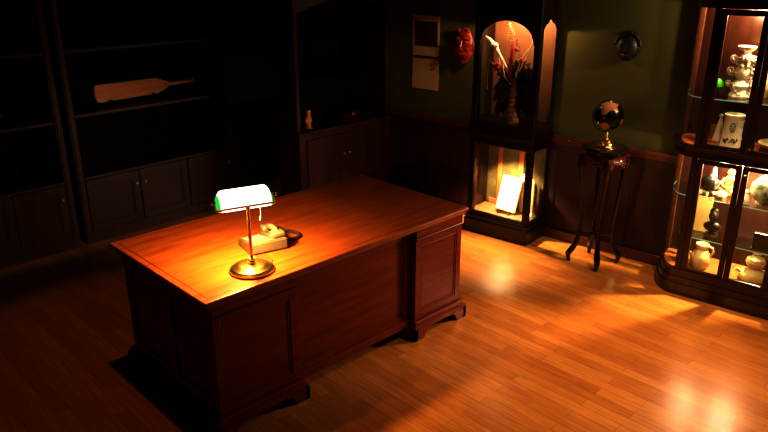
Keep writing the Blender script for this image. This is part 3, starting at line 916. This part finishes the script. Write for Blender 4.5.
for (z0, z1) in ((.185, .985), (1.062, 1.93)):
    for sg in (-1, 1):
        m = MB(); x = sg * HW; m.box(min(x, x - sg * .042), max(x, x - sg * .042), 0, .035, z0, z1, .004)
        m.build('corner_post', 'case_wood', root)
        m = MB(); x = sg * (HW + CWX); m.box(min(x, x - sg * .028), max(x, x - sg * .028), DPT - .03, DPT, z0, z1, .003); m.build('back_post', 'rail_wood', root)
        # curved glass
        m = MB(); vs = []
        for k in range(11):
            a = pi / 2 * (.07 + .90 * k / 10)
            X, Y = sg * (HW + (CWX - .006) * cos(a)), DPT - (DPT - .006) * sin(a)
            vs.append((m.bm.verts.new((X, Y, z0)), m.bm.verts.new((X, Y, z1))))
        for a, b in zip(vs, vs[1:]): m.bm.faces.new((a[0], b[0], b[1], a[1]))
        m.build('curved_glass', 'glass', root, True)
    # back
    m = MB(); m.box(-HW - CWX + .028, HW + CWX - .028, DPT - .01, DPT - .001, z0, z1); m.build('back_panel', 'wainscot' if z0 < 1 else 'case_wood', root)
    # doors
    for k in (-1, 1):
        x0, x1 = (-.273, -.0015) if k < 0 else (.0015, .273)
        m = MB(); st = .036; b0, b1 = z0 + .006, z1 - .004
        ra = .036 if z0 > 1 else .03
        m.box(x0, x0 + st, -.004, .018, b0, b1, .004); m.box(x1 - st, x1, -.004, .018, b0, b1, .004)
        m.box(x0 + st, x1 - st, -.004, .018, b1 - ra, b1, .004); m.box(x0 + st, x1 - st, -.004, .018, b0, b0 + .018, .004)
        d = m.build('door', 'case_wood', root)
        m = MB(); m.box(x0 + st, x1 - st, .005, .009, b0 + .018, b1 - ra); m.build('glass_pane', 'glass', d)
        if k > 0:
            m = MB(); m.sphere((x0 + .018, -.014, z0 + .03 if z0 > 1 else z1 - .06), .009, u=12, v=8); m.build('knob', 'silver', d, True)
# glass shelves
SHZ = (.40, .72, 1.38)
for z in SHZ:
    m = MB(); fo = foot(-.012 if z != .40 else -.10, DPT - .012); m.prism(fo, 'z', z - .007, z); o = m.build('glass_shelf', 'shelf_glass', root)
    m = MB(); k = len(fo)
    for i in range(k - 1):
        a, b = Vector((*fo[i], 0)), Vector((*fo[i + 1], 0))
        if (a - b).length < 1e-5: continue
        n = Vector(((b - a).y, -(b - a).x, 0)).normalized() * .0006
        m.quad((a.x + n.x, a.y + n.y, z - .007), (b.x + n.x, b.y + n.y, z - .007), (b.x + n.x, b.y + n.y, z), (a.x + n.x, a.y + n.y, z))
    m.build('glass_edge', 'glass_edge', o)
for x in (-.14, .14):
    for z in (.9849, 1.9299):
        m = MB(); m.lathe([(.022, -.005), (.026, -.003), (.026, 0)], (x, .15, z), 18); m.build('puck_light', 'puck', root, True)
WC = (1, .78, .47)
lamp('china_top_light_a', (-.14, .13, 1.90), 12, WC, .02, root)
lamp('china_top_light_b', (.14, .13, 1.90), 19, WC, .02, root)
lamp('china_low_light_a', (-.14, .13, .955), 6, WC, .02, root)
lamp('china_low_light_b', (.14, .13, .955), 9, WC, .02, root)

spot('china_low_spot', gc(.09, .28, .95), gc(-.02, -1.0, .0), 110, WC, 165, .5, .03)
spot('ceiling_downlight_desk', (1.52, 3.26, 2.66), (1.52, 3.26, 0), 22, (1, .42, .12), 66, .25, .02)
spot('added_floor_spot', (3.65, 1.15, 2.66), (3.72, 1.3, 0), 120, (1, .74, .40), 88, 1., .05)  # unseen soft spot added to brighten the right-hand floor

# ---- what stands in it
def put(name, label, cat, x, e, z, rz=0, group=None):
    return thing(name, label, cat, gc(x, e, z + .0006), CA + rz, group)
# tall white carved figure, top shelf
t = put('carved_ivory_ornament', 'tall white ornate carved scrollwork ornament on the top glass shelf', 'ornament', -.135, .17, 1.38)
m = MB(); m.lathe([(.060, 0), (.066, .012), (.054, .03), (.048, .05), (.060, .075), (.044, .10), (.030, .115)], seg=24)
random.seed(11)
for k in range(26):
    a = random.uniform(0, 2 * pi); z = random.uniform(.015, .10); m.sphere((.055 * cos(a), .055 * sin(a), z), random.uniform(.008, .016), u=8, v=6)
m.build('footed_base', 'white_stone', t, True)
m = MB(); m.lathe([(.026, .10), (.044, .13), (.050, .16), (.040, .19), (.028, .205), (.034, .225), (.042, .245), (.028, .27), (.022, .28)], seg=24)
for k in range(44):
    a = random.uniform(0, 2 * pi); z = random.uniform(.12, .26); m.sphere((.043 * cos(a), .043 * sin(a), z), random.uniform(.007, .016), sz=random.uniform(.6, 1.5), u=8, v=6)
m.build('body', 'white_stone', t, True)
for sg in (-1, 1):
    for zc, rr, xr in ((.240, .026, .058), (.165, .028, .066), (.085, .020, .070)):
        m = MB(); pts = []; rad = []
        for q in range(34):
            u = q / 33; a = pi * (1 - sg) / 2 + sg * (pi + u * 3.2 * pi)
            pts.append((sg * xr + rr * (1 - .8 * u) * cos(a), -.01 - .02 * u, zc + rr * (1 - .8 * u) * sin(a))); rad.append(.010 - .004 * u)
        m.tube(pts, rad, 8); m.sphere((sg * (xr - rr * .9), 0, zc - .008), .014, u=8, v=6)
        m.build('scroll', 'white_stone', t, True)
m = MB(); m.lathe([(.018, .275), (.030, .285), (.048, .30), (.056, .318), (.050, .32), (.030, .303), (.01, .295)], seg=24); m.build('flared_cup', 'white_stone', t, True)
# small green domed ornament
t = put('green_ornament', 'small bright green domed ornament beside the white carved ornament', 'ornament', -.272, .165, 1.38)
m = MB(); m.lathe([(.022, 0), (.024, .006), (.010, .012), (.007, .05), (.010, .056)], seg=16); m.build('stem', 'bronze', t, True)
m = MB(); m.lathe([(.030, .052), (.036, .058), (.036, .072), (.029, .090), (.016, .102), (.004, .106)], seg=20); m.build('dome', 'jade', t, True)
# clay vase behind, right of the white ornament
t = put('clay_vase', 'orange-brown clay vase behind the white carved ornament, top shelf', 'vase', -.025, .265, 1.38)
m = MB(); m.lathe([(.034, 0), (.040, .01), (.055, .06), (.058, .10), (.046, .15), (.028, .185), (.026, .215), (.036, .235), (.034, .236), (.02, .21)], seg=24); m.build('vase_body', 'shell', t, True)
m = MB(); m.tube([(.045, 0, .15), (.07, 0, .17), (.066, 0, .205), (.03, 0, .215)], .007, 8); m.build('handle', 'shell', t, True)
# white stein
t = put('white_stein', 'white cylindrical stein with dark relief figures below the top glass shelf', 'stein', -.125, .115, 1.0665, .15)
m = MB(); m.lathe([(.062, 0), (.064, .008), (.060, .016), (.058, .19), (.062, .198), (.062, .212), (.056, .215), (.05, .20), (.01, .195)], seg=32); m.build('stein_body', 'white_glaze', t, True)
m = MB(); m.tube([(.058, .02, .17), (.09, .03, .165), (.098, .034, .11), (.085, .03, .06), (.056, .02, .05)], .008, 10); m.build('handle', 'white_glaze', t, True)
def on_cyl(m, a, z, w, h, r=.0592):
    m.sphere((r * sin(a), -r * cos(a), z), .006, sx=w, sy=.5, sz=h, u=8, v=6)
m = MB(); random.seed(5)
for q in range(26):
    a = random.uniform(-.75, .75); on_cyl(m, a, .03 + .02 * random.random() + .012 * abs(sin(a * 7)), random.uniform(.5, 1.1), random.uniform(.5, 1.5))
for q in range(15):
    a = 2 * pi * q / 15; on_cyl(m, .05 + .26 * cos(a), .135 + .028 * sin(a), .6, .6)
for a, z in ((-.06, .142), (.16, .142), (.05, .13), (.0, .12), (.1, .12)): on_cyl(m, a, z, .8, .6)
m.build('relief', 'dark_relief', t, True)
# small white shell figure left of the stein
t = put('small_white_figure', 'small white triangular figure left of the white stein', 'figurine', -.225, .20, 1.0665)
m = MB(); m.lathe([(.034, 0), (.036, .01), (.028, .06), (.020, .11), (.012, .15), (.006, .168)], seg=5); m.sphere((0, 0, .175), .014, u=12, v=8); m.build('figure', 'white_glaze', t)
m = MB(); m.box(-.045, .045, -.03, .03, 0, .008, .002); m.build('plinth', 'orange_wood', t)
t = put('orange_box', 'small orange wooden box behind the white triangular figure', 'box', -.235, .285, 1.0665)
m = MB(); m.box(-.06, .06, -.025, .025, 0, .075, .004); m.build('box_body', 'orange_wood', t)
m = MB(); m.box(-.063, .063, -.028, .028, .0755, .09, .004); m.build('lid', 'orange_wood', t)
# right pane, upper: pale bowl
t = put('pale_dish', 'wide pale dish behind the upper right glass door', 'dish', .145, .14, 1.0665)
m = MB(); m.lathe([(.045, 0), (.047, .01), (.04, .014), (.09, .04), (.115, .058), (.112, .062), (.085, .047), (.03, .024), (.005, .02)], seg=32); m.build('dish_body', 'shell', t, True)
t = put('tall_ivory_jar', 'tall ivory lidded jar on the top glass shelf behind the right door', 'jar', .135, .17, 1.38)
m = MB(); m.lathe([(.04, 0), (.045, .01), (.06, .08), (.065, .14), (.05, .20), (.034, .22)], seg=28); m.build('jar_body', 'white_stone', t, True)
m = MB(); m.lathe([(.040, .2205), (.044, .228), (.034, .245), (.012, .26), (.014, .275), (.005, .285)], seg=24); m.build('lid', 'white_stone', t, True)
# lower tier, upper glass shelf (z .72)
t = put('dark_round_pot', 'dark round mottled pot with pale spout on the lower cabinet shelf', 'pot', -.205, .12, .72)
for k in range(3):
    a = 2 * pi * k / 3 + .5
    m = MB(); m.tube([(.026 * cos(a), .026 * sin(a), .022), (.036 * cos(a), .036 * sin(a), 0)], [.012, .006], 8); m.build('leg', 'shell', t, True)
m = MB(); m.sphere((0, 0, .075), .060, sz=.93, u=28, v=18); m.build('pot_body', 'dark_pot', t, True)
m = MB(); m.lathe([(.022, .126), (.024, .132), (.018, .142), (.014, .165), (.010, .182), (.004, .188)], (.012, .01, 0), 16); m.build('lid', 'white_glaze', t, True)
m = MB(); m.tube([(.05, 0, .09), (.072, 0, .10), (.085, 0, .125)], [.012, .009, .007], 10); m.build('spout', 'shell', t, True)
for (x, e, r, lab) in ((-.262, .085, .021, 'small pale spiral shell left of the dark round pot'), (-.118, .09, .026, 'pale spiral shell right of the dark round pot')):
    t = put('seashell', lab, 'shell', x, e, .72, r * 20)
    m = MB(); pts = []; rr = []
    for k in range(40):
        u = k / 39; a = u * 6 * pi
        pts.append((r * (1 - u) * .9 * cos(a), r * (1 - u) * .9 * sin(a), r * .75 + u * r * 1.3)); rr.append(r * .72 * (1 - u) + .0015)
    m.tube(pts, rr, 10); m.build('spiral', 'shell', t, True)
t = put('gilt_figurine', 'gilt seated figurine on the lower cabinet shelf beside the door stile', 'figurine', -.105, .21, .72)
m = MB(); m.lathe([(.045, 0), (.048, .012), (.040, .02)], seg=20); m.build('plinth', 'gold', t, True)
m = MB(); m.lathe([(.038, .018), (.042, .035), (.034, .055), (.028, .085), (.034, .105), (.022, .125), (.012, .132)], seg=20, sy=.8); m.sphere((0, 0, .15), .024, u=14, v=10); m.sphere((0, 0, .176), .011, u=10, v=8)
for sg in (-1, 1): m.tube([(sg * .032, 0, .11), (sg * .048, -.01, .08), (sg * .03, -.032, .055), (0, -.038, .05)], .0085, 8); m.tube([(sg * .02, 0, .03), (sg * .052, -.02, .028), (sg * .02, -.04, .026)], .012, 8)
m.build('seated_figure', 'gold', t, True)
t = put('green_bowl', 'large mottled green and white round jar behind the lower right door', 'jar', .135, .13, .72)
m = MB(); m.lathe([(.05, 0), (.052, .012), (.045, .018), (.082, .05), (.096, .09), (.090, .13), (.065, .158), (.045, .166)], seg=32); m.build('jar_body', 'green_pot', t, True)
m = MB(); m.lathe([(.05, .1665), (.052, .172), (.036, .186), (.012, .195), (.014, .208), (.005, .215)], seg=24); m.build('lid', 'white_glaze', t, True)
t = put('pale_rabbit', 'small white shell figure left of the mottled green jar', 'figurine', .035, .075, .72)
m = MB(); m.lathe([(.026, 0), (.028, .008), (.022, .03), (.014, .055), (.008, .072)], seg=16); m.sphere((0, -.004, .08), .014, u=12, v=8); m.build('figure', 'white_glaze', t, True)
t.name = 'white_figurine'
# lower tier, mid glass shelf (z .40)
t = put('bronze_bust', 'dark bronze bust on the lowest glass shelf behind the left door', 'bust', -.165, .20, .40)
m = MB(); m.box(-.04, .04, -.035, .035, 0, .02, .004); m.lathe([(.022, .02), (.018, .03), (.026, .042)], seg=16); m.build('plinth', 'bronze', t)
m = MB(); m.sphere((0, .005, .07), .05, sx=1.15, sy=.62, sz=.75, u=18, v=12); m.lathe([(.024, .085), (.02, .105), (.022, .12)], seg=14); m.sphere((0, -.004, .15), .036, sx=.85, sy=1, sz=1.12, u=18, v=14); m.sphere((0, -.04, .148), .008, sz=1.5, u=8, v=6); m.sphere((0, .006, .178), .030, u=12, v=8); m.build('head_and_shoulders', 'bronze', t, True)
t = put('dark_square_clock', 'dark square framed ornament on the lowest glass shelf behind the right door', 'ornament', .165, .16, .40)
m = MB(); m.box(-.055, .055, -.02, .02, .012, .115, .006); m.box(-.062, .062, -.028, .028, 0, .012, .003); m.build('frame', 'bronze', t)
m = MB(); m.lathe([(.034, 0), (.036, .003), (.01, .004)], seg=24); bmesh.ops.rotate(m.bm, matrix=Matrix.Rotation(pi / 2, 3, 'X'), verts=list(m.bm.verts)); bmesh.ops.translate(m.bm, vec=(0, -.0205, .064), verts=list(m.bm.verts)); m.build('round_face', 'dark_pot', t)
t.name = 'framed_ornament'
# floor of the cabinet (z .19)
t = put('cream_jug', 'cream pear-shaped jug with small side spout on the cabinet floor', 'jug', -.18, .10, .19, radians(8))
m = MB(); m.lathe([(.044, 0), (.050, .008), (.060, .03), (.066, .065), (.060, .10), (.044, .128), (.036, .140), (.042, .155), (.046, .175), (.042, .182), (.036, .172), (.01, .165)], seg=30); m.build('jug_body', 'cream', t, True)
m = MB(); m.tube([(-.048, -.03, .088), (-.062, -.04, .108), (-.064, -.042, .125)], [.014, .010, .008], 10); m.build('spout', 'cream', t, True)
m = MB(); m.tube([(.042, 0, .165), (.066, 0, .16), (.074, 0, .13), (.060, 0, .10)], .008, 10); m.build('handle', 'cream', t, True)
t = put('cream_gourd_vase', 'cream double gourd vase with wide flat foot on the cabinet floor', 'vase', .155, .13, .19)
m = MB(); m.lathe([(r * .92, z * .86) for r, z in [(.088, 0), (.098, .015), (.098, .04), (.082, .066), (.052, .085), (.042, .105), (.056, .122), (.066, .15), (.058, .178), (.036, .192), (.026, .205), (.03, .222), (.026, .223), (.02, .205)]], seg=32); m.build('vase_body', 'cream', t, True)
m = MB(); m.tube([(-.07, -.05, .06), (-.095, -.06, .075), (-.105, -.066, .06)], [.012, .011, .006], 10); m.build('lug', 'cream', t, True)
t = put('tan_board', 'plain tan wooden board standing on the lowest glass shelf left of the dark bust', 'board', -.262, .255, .40, radians(6))
m = MB(); m.box(-.062, .062, -.006, .006, 0, .25, .002); o = m.build('board', 'tan_board', t)
o.rotation_euler = (radians(-6), 0, 0)

# ------------------------------------------------------------------ light and view
w = bpy.data.worlds.new('night'); SC.world = w; w.use_nodes = True
w.node_tree.nodes['Background'].inputs[0].default_value = (1, .45, .2, 1)
w.node_tree.nodes['Background'].inputs[1].default_value = .0
SC.view_settings.view_transform = 'Standard'
SC.view_settings.look = 'None'
SC.view_settings.exposure = 1.0
SC.view_settings.gamma = .67
SC.cycles.max_bounces = 10
SC.cycles.transparent_max_bounces = 24
SC.cycles.sample_clamp_indirect = 4
SC.cycles.use_denoising = True
